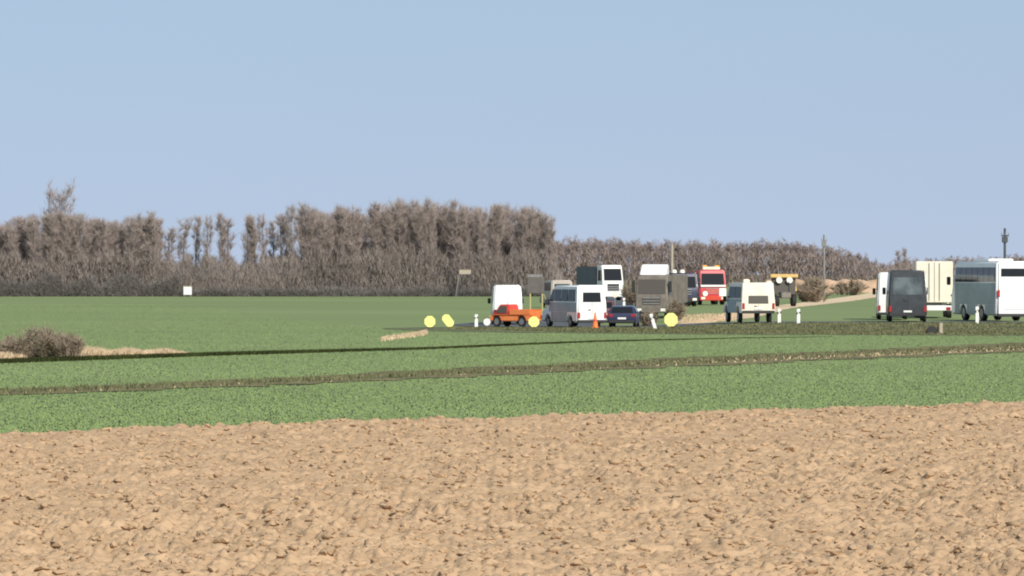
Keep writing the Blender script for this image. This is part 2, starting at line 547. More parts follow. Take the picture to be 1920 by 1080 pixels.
# straw at the foot of the left shrub and by the bend
n = 15000
px = r.uniform(-60, 355, n)
hb = np.interp(px, [-60, 0, 60, 140, 175, 205, 240, 270, 310, 355], [0.34, 0.34, 0.3, 0.5, 0.42, 0.26, 0.36, 0.22, 0.28, 0.05])
yy = Y(np.interp(px, [-60, 0, 400], [680, 677, 664])) + r.uniform(0.3, 4.0, n); xx = X(px, yy)
V, F = blades(xx, yy, terrain(xx, yy), hb * r.uniform(0.4, 1.1, n), r.uniform(0.03, 0.09, n), 0.9, 10)
tag(np_obj('dry_reeds', V, F, M['straw']), kind='stuff')
n = 6000
px = np.concatenate([800 - 85 * r.random(n // 2) ** 1.5, r.uniform(1270, 1380, n - n // 2)])
row = np.concatenate([np.interp(px[:n // 2], [715, 800], [635, 623]) + r.normal(0, 1.6, n // 2), r.uniform(597, 608, n - n // 2)])
yy = (CAMZ - 0.05) * FPX / (row - HOR); xx = X(px, yy)
V, F = blades(xx, yy, terrain(xx, yy), r.uniform(0.05, 0.16, n), r.uniform(0.03, 0.09, n), 0.9, 12)
tag(np_obj('dry_verge_grass', V, F, M['straw']), kind='stuff')

# tan earth bank beyond the fields at the right
bx = np.linspace(X(1425, 600), X(1680, 600), 60)
prof = [(-4, 0.0), (-1.5, 1.3), (0, 2.0), (3, 2.1), (6, 0.0)]
V = []
for k, xv in enumerate(bx):
    s_ = 0.92 + 0.08 * math.sin(k * 0.7) * math.sin(k * 0.23) + random.uniform(-0.03, 0.03)
    if k < 3 or k > 56: s_ *= 0.4
    for (py, pz) in prof:
        V.append((xv, 600 + py, 0.45 + pz * s_))
tag(np_obj('earth_bank', np.array(V), grid_faces(len(prof), len(bx)), M['bank'], smooth=True), kind='structure')


# ------------------------------------------------------------------ bare trees
def quads(p0, p1, w0, w1, r):
    d = p1 - p0
    d /= np.linalg.norm(d, axis=1)[:, None] + 1e-9
    a = r.normal(size=d.shape)
    s = np.cross(d, a); s /= np.linalg.norm(s, axis=1)[:, None] + 1e-9
    w0 = np.asarray(w0)[:, None] / 2; w1 = np.asarray(w1)[:, None] / 2
    V = np.stack([p0 - s * w0, p0 + s * w0, p1 + s * w1, p1 - s * w1], 1).reshape(-1, 3)
    return V, np.arange(len(V)).reshape(-1, 4)


def tube(pts, rad, n=5):
    pts = np.array(pts, float)
    V, F = [], []
    for k, p in enumerate(pts):
        t = pts[min(k + 1, len(pts) - 1)] - pts[max(k - 1, 0)]
        t /= np.linalg.norm(t) + 1e-9
        u = np.cross(t, (0.3, 0.9, 0.1)); u /= np.linalg.norm(u)
        v = np.cross(t, u)
        for i in range(n):
            a = 2 * math.pi * i / n
            V.append(p + (u * math.cos(a) + v * math.sin(a)) * rad[k])
    for k in range(len(pts) - 1):
        for i in range(n):
            j = (i + 1) % n
            F.append((k * n + i, k * n + j, (k + 1) * n + j, (k + 1) * n + i))
    return np.array(V), np.array(F)


def join(parts):
    V, F, o = [], [], 0
    for v, f in parts:
        V.append(v); F.append(f + o); o += len(v)
    return np.concatenate(V), np.concatenate(F)


def gen_tree(seed, H, spread, nb, base, twigs, tw=0.022, upright=1.0, trunk_r=0.13):
    r = np.random.default_rng(seed)
    nt_ = 7
    zs = np.linspace(0, 0.93 * H, nt_)
    wob = np.cumsum(r.normal(0, 0.10, (nt_, 2)), axis=0) * np.linspace(0, 1, nt_)[:, None]
    tp = np.column_stack([wob, zs])
    trunk = tube(tp, np.linspace(trunk_r, 0.025, nt_), 6)
    limbs, ends = [], []
    for k in range(nb):
        f = base + (0.97 - base) * (k + r.random()) / nb
        z = f * 0.93 * H
        p = np.array([np.interp(z, zs, tp[:, 0]), np.interp(z, zs, tp[:, 1]), z])
        az = r.uniform(0, 2 * np.pi)
        L = spread * (0.55 + 0.75 * math.sin(math.pi * min(1, max(0.08, (1 - f) / (1 - base) * 0.85 + 0.1)))) * r.uniform(0.7, 1.2)
        el = r.uniform(0.35, 0.8)
        pts = [p]
        for q in range(4):
            el2 = min(1.45, el + 0.22 * q * upright)
            step = np.array([math.cos(az) * math.cos(el2), math.sin(az) * math.cos(el2), math.sin(el2)]) * L / 4
            az += r.normal(0, 0.25)
            pts.append(pts[-1] + step)
        r0 = 0.055 * (1 - 0.6 * f) * spread / 1.6
        limbs.append(tube(pts, np.linspace(r0, 0.008, 5), 4))
        pts = np.array(pts)
        for q in range(5):
            t = r.uniform(0.25, 1.0) * 4
            i = min(3, int(t))
            p2 = pts[i] + (pts[i + 1] - pts[i]) * (t - i)
            dr = r.normal(size=3); dr[2] = abs(dr[2]) + 0.7; dr /= np.linalg.norm(dr)
            L2 = L * r.uniform(0.25, 0.5)
            e = p2 + dr * L2
            limbs.append(tube([p2, (p2 + e) / 2 + r.normal(0, 0.05, 3), e], [0.018, 0.012, 0.006], 3))
            ends.append((p2, e))
    A = np.array([e[0] for e in ends]); B = np.array([e[1] for e in ends])
    idx = r.integers(0, len(A), twigs)
    t = r.random(twigs)[:, None]
    s0 = A[idx] + (B[idx] - A[idx]) * t
    dr = r.normal(size=(twigs, 3)); dr[:, 2] = np.abs(dr[:, 2]) * 0.9 + 0.45
    dr /= np.linalg.norm(dr, axis=1)[:, None]
    ln = r.uniform(0.3, 0.95, twigs)[:, None]
    s1 = s0 + dr * ln
    tq = quads(s0, s1, np.full(twigs, tw), np.full(twigs, tw * 0.35), r)
    return trunk, join(limbs + [tq])


PROTO = []
for k in range(6):                                     # broad forest trees
    PROTO.append(gen_tree(100 + k, 10.0, 1.25 + 0.12 * k, 34, 0.20, 3600, 0.026, 1.7, 0.15))
SLIM = [gen_tree(200 + k, 10.0, 1.0 + 0.12 * k, 24, 0.34, 1700, 0.026, 1.8, 0.17) for k in range(4)]
OPEN = gen_tree(300, 10.0, 2.3, 26, 0.40, 2600, 0.034, 0.9, 0.18)


def tree_meshes(p, nm):
    a = np_mesh(nm + '_trunk', *p[0], smooth=True); a.materials.append(M['bark'])
    b = np_mesh(nm + '_crown', *p[1]); b.materials.append(M['twig'])
    return a, b


PM = [tree_meshes(p, 'forest_tree') for p in PROTO]
SM = [tree_meshes(p, 'slender_tree') for p in SLIM]
OM = tree_meshes(OPEN, 'open_tree')


def place_tree(ms, x, y, hgt, wid, label, group, name='bare_tree'):
    t = empty(name, (x, y, tz(x, y) - 0.05), random.uniform(0, 6.28))
    t.scale = (wid, wid, hgt / 10.0)
    tag(t, label, 'tree', group)
    link(bpy.data.objects.new('trunk', ms[0]), t)
    link(bpy.data.objects.new('crown', ms[1]), t)
    return t


SKYL = [(-120, 425), (0, 425), (40, 407), (75, 402), (100, 400), (130, 402), (160, 410), (200, 418), (240, 408), (290, 406), (310, 420),
        (350, 404), (400, 400), (450, 402), (500, 402), (540, 392), (580, 387), (620, 396), (660, 392), (700, 390), (730, 384),
        (770, 388), (810, 380), (850, 386), (900, 392), (940, 386), (990, 390), (1010, 400), (1030, 418), (1046, 440)]


def top_row(px):
    return float(np.interp(px, [a for a, b in SKYL], [b for a, b in SKYL]))


def hgt_at(px, d):
    return CAMZ + (HOR - top_row(px)) * d / FPX - 0.5


L_WOOD = {'front': 'bare tree at the edge of the wood, ', 'rear': 'bare tree deep in the wood, '}
G_WOOD = {'left': 'bare trees of the wood left of the cabinet', 'main': 'bare trees of the tall wood before the vehicles'}
L_SLIM = 'slender bare tree in the thin part of the wood where sky shows between trunks'
G_SLIM = 'slender trees in the gap of the wood'
px = -110.0
while px < 1040:
    gap = 305 < px < 565
    for rowk, dd in enumerate((500, 505, 511, 518)):
        if gap and (rowk > 1 or (rowk == 1 and random.random() < 0.6)):
            continue
        q = px + random.uniform(-12, 12)
        if q > 1036 or (not gap and 312 < q < 560): continue
        dj = dd + random.uniform(-1.5, 1.5)
        hh = hgt_at(q, dj) * random.uniform(0.92, 1.03) * (1 - 0.02 * rowk)
        if gap:
            place_tree(random.choice(SM), X(q, dj), dj, hh, random.uniform(0.85, 1.2), L_SLIM, G_SLIM)
        else:
            blk = 'left' if q < 430 else 'main'
            rank = 'front' if rowk < 1 else 'rear'
            if blk == 'left':
                place = 'left of the tallest open tree' if q < 85 else 'around the foot of the tallest open tree' if q < 150 else 'between the tallest tree and the white cabinet'
            else:
                place = 'just right of the sky gaps' if q < 700 else 'midway between the sky gaps and the hide' if q < 830 else 'behind the raised hide' if q < 930 else 'above the white van and road sign'
            place_tree(random.choice(PM), X(q, dj), dj, hh, random.uniform(0.8, 1.1), L_WOOD[rank] + place, G_WOOD[blk])
    px += random.choice((14, 19, 25, 30)) if gap else 22
place_tree(OM, X(118, 502), 502, CAMZ + (HOR - 364) * 502 / FPX - 0.5, 1.05, 'tallest bare tree, its open top rising above the left of the wood', None)
place_tree(PM[2], X(1030, 499), 499, hgt_at(1020, 499), 0.8, 'rounded bare tree ending the wood on the side of the vehicles', None)

# undergrowth of the wood: one tangled mass
n = 150000
px = r.uniform(-120, 1052, n)
dd = 495.5 + 22 * r.random(n) ** 1.1
hmax = np.where((px > 300) & (px < 570), 4.4, 5.6) * (1 - 0.5 * sstep(1010, 1052, px)) * (0.62 + 0.5 * vnoise(px, px * 0, 16, 31) + 0.3 * vnoise(px, px * 0, 47, 32))
z0 = hmax * r.random(n) ** 1.2 * 0.92
xx = X(px, dd)
p0 = np.column_stack([xx, dd, z0 + 0.45])
dr = r.normal(0, 0.35, (n, 3)); dr[:, 2] = 1.0
p1 = p0 + dr * r.uniform(0.35, 0.9, n)[:, None]
V, F = quads(p0, p1, r.uniform(0.025, 0.06, n), np.full(n, 0.012), r)
tag(np_obj('undergrowth', V, F, M['brush']), kind='stuff')

n = 42000
px = r.uniform(-120, 1052, n)
dd = 494.6 + 2.0 * r.random(n)
hm = np.where(px < 340, 2.0, 0.8) * (0.6 + 0.8 * vnoise(px, px * 0, 21, 33))
p0 = np.column_stack([X(px, dd), dd, 0.42 + hm * r.random(n) ** 1.3])
dr = r.normal(0, 0.6, (n, 3)); dr[:, 2] = np.abs(dr[:, 2]) + 0.5
p1 = p0 + dr * r.uniform(0.2, 0.6, n)[:, None]
V, F = quads(p0, p1, r.uniform(0.02, 0.06, n), np.full(n, 0.012), r)
tag(np_obj('wood_foot_shade', V, F, M['bramble']), kind='stuff')  # low dark stems added to darken the base of the wood like shade

# the far wood: one mass of bare crowns
parts = []
FAR = [(1040, 452), (1100, 449), (1200, 455), (1300, 455), (1400, 456), (1480, 454), (1540, 462), (1600, 472), (1630, 486), (1660, 496), (1690, 488), (1800, 484), (1860, 483), (1920, 479), (2060, 483)]
FARP = [gen_tree(400 + k, 10.0, 2.6, 14, 0.08, 900, 0.075, 1.0, 0.2) for k in range(4)]
px = 985.0
while px < 2060:
    for dd in (880, 892):
        q = px + random.uniform(-8, 8)
        hh = CAMZ + (HOR - float(np.interp(q, [a for a, b in FAR], [b for a, b in FAR]))) * dd / FPX - 0.5
        hh *= random.uniform(0.90, 0.98)
        fp = random.choice(FARP)
        a = random.uniform(0, 6.28); c, s = math.cos(a), math.sin(a)
        wd = min(1.0, hh / 9.0)
        for (v, f) in fp:
            vv = v.copy()
            vx = (v[:, 0] * c - v[:, 1] * s) * wd; vy = (v[:, 0] * s + v[:, 1] * c) * wd
            vv[:, 0] = vx + X(q, dd); vv[:, 1] = vy + dd; vv[:, 2] = v[:, 2] * hh / 10 + 0.45
            parts.append((vv, f))
    px += 11
n = 26000
px = r.uniform(960, 2060, n); dd = 876 + 10 * r.random(n)
htop = CAMZ + (HOR - np.interp(px, [a for a, b in FAR], [b for a, b in FAR])) * dd / FPX - 0.5
z0 = htop * 0.75 * r.random(n)
p0 = np.column_stack([X(px, dd), dd, z0 + 0.4]); dr = r.normal(0, 0.4, (n, 3)); dr[:, 2] = 1
p1 = p0 + dr * r.uniform(0.6, 1.4, n)[:, None]
parts.append(quads(p0, p1, r.uniform(0.08, 0.16, n), np.full(n, 0.03), r))
V, F = join(parts)
tag(np_obj('far_wood', V, F, M['twig2']), kind='stuff')


def gen_shrub(seed, hgt, wid, nst, ntw, tw):
    r = np.random.default_rng(seed)
    stems, A, B = [], [], []
    for k in range(nst):
        az = r.uniform(0, 2 * np.pi); sp = wid / 2 * r.random() ** 0.6
        b = np.array([math.cos(az) * sp * 0.5, math.sin(az) * sp * 0.5, -0.03])
        tpz = hgt * (1 - 0.55 * (sp / (wid / 2)) ** 2) * r.uniform(0.7, 1.0)
        e = np.array([math.cos(az) * sp, math.sin(az) * sp, tpz])
        m_ = (b + e) / 2 + r.normal(0, 0.05, 3) + np.array([0, 0, 0.1 * hgt])
        stems.append(tube([b, m_, e], [0.022, 0.014, 0.006], 4))
        A += [b, m_]; B += [m_, e]
    A, B = np.array(A), np.array(B)
    i = r.integers(0, len(A), ntw); t = r.uniform(0.1, 1, ntw)[:, None]
    s0 = A[i] + (B[i] - A[i]) * t
    dr = r.normal(size=(ntw, 3)); dr[:, 2] = np.abs(dr[:, 2]) * 0.8 + 0.3
    dr /= np.linalg.norm(dr, axis=1)[:, None]
    s1 = s0 + dr * r.uniform(0.12, 0.38, ntw)[:, None] * hgt
    s1[:, 2] = np.clip(s1[:, 2], 0.02, hgt * 1.08)
    return join(stems), quads(s0, s1, np.full(ntw, tw), np.full(ntw, tw * 0.4), r)


def shrub(px, d, hgt, wid, label, seed, group=None, ntw=2200, tw=0.02, m='shrub', depth=1.0):
    st, tw_ = gen_shrub(seed, hgt, wid, 34, ntw, tw)
    t = empty('bare_shrub', (X(px, d), d, tz(X(px, d), d)))
    t.scale = (1, depth, 1)
    tag(t, label, 'shrub', group)
    np_obj('stems', *st, M[m], t)
    np_obj('twigs', *tw_, M[m], t)
    return t


shrub(78, 157, 1.36, 2.7, 'round bare brown shrub on the straw bank, highest of the clump', 1, 'shrubs on the straw bank', 4200, 0.018)
shrub(15, 159, 0.9, 2.2, 'olive-brown shrub on the straw bank, cut off by the picture edge', 2, 'shrubs on the straw bank', 2600, 0.018)
shrub(128, 156.5, 1.05, 1.9, 'low reddish bare shrub at the open end of the straw bank clump', 3, 'shrubs on the straw bank', 2600, 0.018)
shrub(-55, 159, 0.9, 2.2, 'bare shrub beyond the picture edge on the straw bank', 4, 'shrubs on the straw bank', 2200, 0.018)
shrub(1525, 395, 2.5, 4.0, 'wide bare brown bush beside the yellow tractor', 5, 'bushes beyond the road', 3200, 0.05)
shrub(1590, 520, 2.1, 5.5, 'low dark bush in front of the tan earth bank', 6, 'bushes beyond the road', 2600, 0.06)
shrub(1268, 272, 1.5, 1.2, 'small grey bare bush beside the grey-brown lorry', 7, None, 1400, 0.03)
shrub(1218, 254, 0.95, 1.5, 'dry brown bush in front of the grey-brown lorry', 8, None, 1500, 0.028)
shrub(1188, 360, 2.2, 2.4, 'faint bare bush between the white lorry and the grey-brown lorry', 9, None, 1500, 0.045)
t = place_tree(SM[1], X(1682, 640), 640, 6.6, 0.7, 'thin twin-stemmed sapling above the dark minibus, shorter stem', 'saplings on the skyline')
t = place_tree(SM[2], X(1697, 640), 640, 6.9, 0.7, 'thin sapling on the skyline nearest the cream lorry', 'saplings on the skyline')
shrub(1915, 430, 4.0, 3.4, 'dark bare bush above the white coach roof', 12, None, 2200, 0.05)


# ------------------------------------------------------------------ vehicles (x forward, y left, z up, origin on the ground)
def vehicle(name, label, cat, px, d, heading, anchor=(0, 0), group=None):
    h_ = R(heading)
    wx, wy = X(px, d), d
    ox = wx - (anchor[0] * math.cos(h_) - anchor[1] * math.sin(h_))
    oy = wy - (anchor[0] * math.sin(h_) + anchor[1] * math.cos(h_))
    t = empty(name, (ox, oy, tz(wx, wy) + 0.03), h_)
    return tag(t, label, cat, group)


def wheel(root, x, y, rad, wd):
    s = 1 if y > 0 else -1
    w_ = MB().cyl((x, y - s * wd, rad), (x, y, rad), rad, n=22).build('wheel', M['rubber'], root, 0.025)
    MB().cyl((x, y - s * 0.03, rad), (x, y + s * 0.012, rad), rad * 0.62, n=18).build('rim', M['rim'], w_, 0.01)
    return w_


def arch(x, rad, z):
    return [(x + rad * math.cos(a), max(z, z + 0.0) + rad * math.sin(a) * 0.95) for a in [math.pi * k / 7 for k in range(8)]]


def bottom(L, z, wheels_x, rad):
    """bottom edge from front to rear with wheel arches cut out"""
    out = []
    for xw in sorted(wheels_x, reverse=True):
        out += arch(xw, rad, z)
    return out


def tumble(zm, H, k):
    def f(p):
        x, y, z = p
        if z > zm:
            y = y * (1 - k * ((z - zm) / (H - zm)) ** 1.5)
        return (x, y, z)
    return f


def pair(root, name, m, x0, x1, y0, y1, z0, z1, bev=0.01, warp=None):
    for s in (-1, 1):
        a, b = sorted((s * y0, s * y1))
        MB(warp).box(x0, x1, a, b, z0, z1).build(name, M[m], root, bev)


def van(name, label, px, d, heading, L, W, H, paint, rear_win='glass', side=None, nwin=3, win=(0.62, 0.90), lights=True, group=None, wr=0.33,
        rw=(0.56, 0.86), bumper='plastic', low=0.32, lowpaint=None, flank_shade=None, cat='van', rwin_w=0.72):
    t = vehicle(name, label, cat, px, d, heading, (-L / 2, 0), group)
    wx = (L / 2 - 1.05, -L / 2 + 1.25)
    wp = tumble(H * 0.48, H, 0.10)
    prof = [(-L / 2, low), (-L / 2 - 0.02, H * 0.45), (-L / 2 + 0.10, H), (L / 2 - 1.95, H), (L / 2 - 1.05, H * 0.50), (L / 2 - 0.12, H * 0.40), (L / 2, H * 0.26), (L / 2, low)]
    prof = prof + bottom(L, low, wx, wr + 0.10)
    MB(wp).prism(prof, -W / 2, W / 2).build('body', M[paint], t, 0.09, 3)
    z0, z1 = H * rw[0], H * rw[1]
    hw = W * rwin_w / 2
    e = MB(wp)
    def xr(z): return -L / 2 - 0.02 + 0.12 * max(0, (z - H * 0.45)) / (H * 0.55)
    e.prism([(xr(z0) - 0.02, z0), (xr(z1) - 0.02, z1), (xr(z1) + 0.02, z1), (xr(z0) + 0.02, z0)], -hw, hw).build('rear_window', M[rear_win], t, 0.015)
    MB().box(-L / 2 - 0.028, -L / 2 + 0.05, -0.008, 0.008, low + 0.12, H * rw[0] - 0.04).build('door_gap', M['plastic'], t)
    MB().box(-L / 2 - 0.06, -L / 2 + 0.03, 0.10, 0.26, H * 0.41, H * 0.43).build('door_handle', M['plastic'], t, 0.008)
    MB().box(-L / 2 - 0.10, -L / 2 + 0.12, -W / 2 + 0.04, W / 2 - 0.04, low - 0.02, low + 0.16).build('bumper', M[bumper], t, 0.03)
    MB().box(-L / 2 - 0.045, -L / 2 + 0.02, -0.26, 0.26, low + 0.22, low + 0.34).build('number_plate', M['plate'], t, 0.006)
    pair(t, 'tail_light', 'tail', -L / 2 - 0.035, -L / 2 + 0.06, W / 2 - 0.20, W / 2 - 0.04, low + 0.25, low + 0.62)
    # side windows
    xa, xb = -L / 2 + 0.45, L / 2 - 2.05
    ww = (xb - xa) / nwin
    for s in (-1, 1):
        for k in range(nwin):
            a, b = sorted((s * (W / 2 - 0.02), s * (W / 2 + 0.012)))
            MB(wp).box(xa + k * ww + 0.05, xa + (k + 1) * ww - 0.05, a, b, H * win[0], H * win[1]).build('side_window', M[side or 'glass'], t, 0.01)
        a, b = sorted((s * (W / 2 - 0.02), s * (W / 2 + 0.012)))
        MB(wp).prism([(L / 2 - 2.0, H * win[0]), (L / 2 - 2.0, H * win[1]), (L / 2 - 1.80, H * win[1]), (L / 2 - 1.27, H * win[0])], a, b).build('side_window', M['glass'], t)
        if flank_shade:
            MB(wp).box(-L / 2 + 0.10, L / 2 - 1.3, a, b, low + 0.02 + wr + 0.30, H * (win[0] - 0.03)).build('shade_panel', M[flank_shade], t, 0.01)  # thin overlay, its colour carries the shade of the van's side
            MB(wp).box(-L / 2 + 1.78, L / 2 - 1.62, a - 0.002, b + 0.002, low + 0.02, low + wr + 0.30).build('sill_shade_panel', M[flank_shade], t, 0.01)
        if lowpaint:
            MB(wp).box(-L / 2 + 1.8, L / 2 - 1.6, a, b, low + 0.1, low + 0.3).build('rubbing_strip', M[lowpaint], t, 0.01)
    x0, x1 = L / 2 - 1.90, L / 2 - 1.09
    MB(wp).prism([(x0 + 0.03, H * 0.965), (x1 + 0.03, H * 0.525), (x1 - 0.05, H * 0.525), (x0 - 0.05, H * 0.965)], -W / 2 + 0.12, W / 2 - 0.12).build('windscreen', M['glass'], t)
    pair(t, 'headlight', 'lamp', L / 2 - 0.16, L / 2 + 0.01, W / 2 - 0.36, W / 2 - 0.05, H * 0.30, H * 0.37)
    pair(t, 'wing_mirror', 'plastic', L / 2 - 1.35, L / 2 - 1.2, W / 2 + 0.03, W / 2 + 0.24, H * 0.52, H * 0.66, 0.03)
    for xw in wx:
        for s in (-1, 1):
            wheel(t, xw, s * (W / 2 - 0.03), wr, 0.22)
    return t


# white minibus van going away, traffic cone behind its rear doors
van('white_van', 'white van with sunlit rear and dark rear window, orange cone behind it', 1110, 247, 111, 6.0, 1.98, 2.62, 'white', nwin=3, rw=(0.60, 0.83), rwin_w=0.62, flank_shade='side_shade')
# white van behind the orange pickup
van('white_van', 'plain white high van behind the orange pickup', 952, 262, 92, 5.2, 1.92, 2.58, 'white', rear_win='white', nwin=1, rw=(0.58, 0.8), side='white')
M['beige'] = mat('beige paint', (0.42, 0.37, 0.32), 0.5, var=0.15, scale=2)
M['maroon'] = mat('dark red paint', (0.14, 0.04, 0.04), 0.45, var=0.2, scale=2)
van('beige_van', 'beige van farther up the road, its roof showing above the white van', 1054, 335, 101, 5.0, 1.9, 2.3, 'beige', nwin=2)
# dark minibus
van('dark_minibus', 'dark grey minibus seen from the rear beside the cream lorry', 1702, 251, 86, 7.0, 2.42, 3.25, 'darkpaint', rear_win='skyglass', nwin=4, rw=(0.52, 0.86), rwin_w=0.78, side='paleglass', wr=0.42, low=0.38, win=(0.60, 0.93), cat='minibus')
van('white_van', 'tall white van mostly hidden behind the dark minibus', 1674, 264, 86, 6.0, 2.0, 3.12, 'white', rear_win='white', nwin=2, rw=(0.62, 0.9), wr=0.38)
# cream boxy van with a dim rear window
cv = van('cream_van', 'cream box van with a dim rear window and dark wheels', 1422, 247, 98, 6.0, 2.12, 2.5, 'cream', rear_win='dimglass', nwin=2, rw=(0.48, 0.68), rwin_w=0.60, side='deep_side_shade', wr=0.38, low=0.62, flank_shade='side_shade')  # side panes and panels coloured for the shade on that side
MB().box(-2.6, -2.2, 0.45, 0.85, 2.49, 2.72).build('roof_vent', M['cream'], cv, 0.04)
MB().box(-2.6, -2.3, -0.95, -0.6, 2.47, 2.60).build('roof_lamp', M['cream'], cv, 0.04)


def coach(name, label, px, d, heading, L, W, H):
    t = vehicle(name, label, 'coach', px, d, heading, (-L / 2, 0))
    wx = (L / 2 - 2.6, -L / 2 + 3.2)
    wp = tumble(H * 0.55, H, 0.05)
    low = 0.36
    prof = [(-L / 2, low), (-L / 2 - 0.03, H * 0.5), (-L / 2 + 0.12, H), (L / 2 - 0.7, H), (L / 2 - 0.1, H * 0.45), (L / 2, H * 0.3), (L / 2, low)] + bottom(L, low, wx, 0.60)
    MB(wp).prism(prof, -W / 2, W / 2).build('body', M['white'], t, 0.13, 3)
    # dark glazed band on both sides, made of single windows
    n = 7
    xa, xb = -L / 2 + 0.45, L / 2 - 0.9
    ww = (xb - xa) / n
    for s in (-1, 1):
        a, b = sorted((s * (W / 2 - 0.03), s * (W / 2 + 0.014)))
        for k in range(n):
            MB(wp).box(xa + k * ww + 0.02, xa + (k + 1) * ww - 0.02, a, b, H * 0.655, H * 0.90).build('side_window', M['glass'], t, 0.01)
        MB(wp).box(xa, -L / 2 + 2.4, a, b, low + 0.08, 1.05).build('shade_panel', M['side_shade'], t, 0.01)  # this and the overlays below paint the shaded coach side grey-blue
        MB(wp).box(-L / 2 + 4.0, L / 2 - 3.4, a, b, low + 0.08, 1.05).build('luggage_door_shade', M['side_shade'], t, 0.01)
        MB(wp).box(L / 2 - 1.9, L / 2 - 0.9, a, b, low + 0.08, 1.05).build('shade_panel', M['side_shade'], t, 0.01)
        MB(wp).box(xa, xb, a - 0.003, b + 0.003, 1.06, H * 0.636).build('waist_shade_panel', M['side_shade'], t, 0.01)
        for k in range(2):
            MB(wp).box(xa + 0.2 + k * 5, xa + 3.6 + k * 5, a - 0.002, b + 0.002, H * 0.745, H * 0.765).build('window_rail', M['side_shade'], t)
    z0, z1 = H * 0.74, H * 0.885
    def xr(z): return -L / 2 - 0.03 + 0.15 * max(0, (z - H * 0.5)) / (H * 0.5)
    MB(wp).prism([(xr(z0) - 0.015, z0), (xr(z1) - 0.015, z1), (xr(z1) + 0.03, z1), (xr(z0) + 0.03, z0)], -W * 0.34, W * 0.40).build('rear_window', M['glass'], t, 0.02)
    MB().box(-L / 2 - 0.045, -L / 2 + 0.05, -0.75, 0.75, 0.75, 1.35).build('engine_cover', M['white'], t, 0.02)
    MB().box(-L / 2 - 0.06, -L / 2 + 0.05, -0.27, 0.27, 1.0, 1.12).build('number_plate', M['plate'], t, 0.005)
    MB().box(-L / 2 - 0.10, -L / 2 + 0.10, -W / 2 + 0.05, W / 2 - 0.05, low - 0.06, low + 0.12).build('bumper', M['plastic'], t, 0.03)
    pair(t, 'tail_light', 'tail', -L / 2 - 0.05, -L / 2 + 0.05, W / 2 - 0.20, W / 2 - 0.05, 1.55, 2.0)
    MB().box(-1.8, 1.4, -0.85, 0.85, H - 0.01, H + 0.17).build('air_conditioner', M['white'], t, 0.06)
    MB(wp).prism([(L / 2 - 0.62, H * 0.96), (L / 2 - 0.10, H * 0.50), (L / 2 - 0.2, H * 0.50), (L / 2 - 0.72, H * 0.96)], -W / 2 + 0.15, W / 2 - 0.15).build('windscreen', M['glass'], t)
    pair(t, 'wing_mirror', 'plastic', L / 2 - 0.15, L / 2 + 0.05, W / 2 + 0.05, W / 2 + 0.28, H * 0.6, H * 0.74, 0.03)
    pair(t, 'headlight', 'lamp', L / 2 - 0.1, L / 2 + 0.012, W / 2 - 0.5, W / 2 - 0.1, 0.75, 0.95)
    for xw in wx:
        for s in (-1, 1):
            wheel(t, xw, s * (W / 2 - 0.04), 0.5, 0.30)
    return t


coach('white_coach', 'white coach with sunlit rear and shaded window side at the picture edge', 1905, 254, 101.5, 9.5, 2.55, 3.82)

# cream lorry behind the dark minibus
t = vehicle('cream_lorry', 'tall cream box lorry between the dark minibus and the white coach', 'lorry', 1752, 272, 86, (-4, 0))
MB().box(-4.0, 2.0, -1.25, 1.25, 1.05, 3.86).build('cargo_box', M['cream'], t, 0.04)
MB().box(-4.02, -3.98, -0.012, 0.012, 1.12, 3.8).build('door_gap', M['plastic'], t)
for s in (-0.35, 0.35):
    MB().cyl((-4.05, s, 1.2), (-4.05, s, 3.75), 0.022, n=8).build('locking_rod', M['steel'], t)
pair(t, 'hinge', 'plastic', -4.04, -3.97, 1.12, 1.22, 1.5, 1.62)
MB().prism([(2.15, 0.6), (2.15, 3.0), (2.5, 3.2), (3.9, 3.1), (4.1, 1.8), (4.15, 0.6)], -1.2, 1.2).build('cab', M['white'], t, 0.06)
MB().box(-3.9, 3.6, -0.5, 0.5, 0.7, 1.04).build('chassis', M['plastic'], t)
MB().box(-4.12, -3.95, -1.2, 1.2, 0.5, 0.86).build('bumper', M['white'], t, 0.03)
pair(t, 'tail_light', 'tail', -4.16, -4.1, 0.8, 1.1, 0.55, 0.75)
for xw in (-2.6, 3.0):
    for s in (-1, 1):
        wheel(t, xw, s * 1.2, 0.48, 0.34)


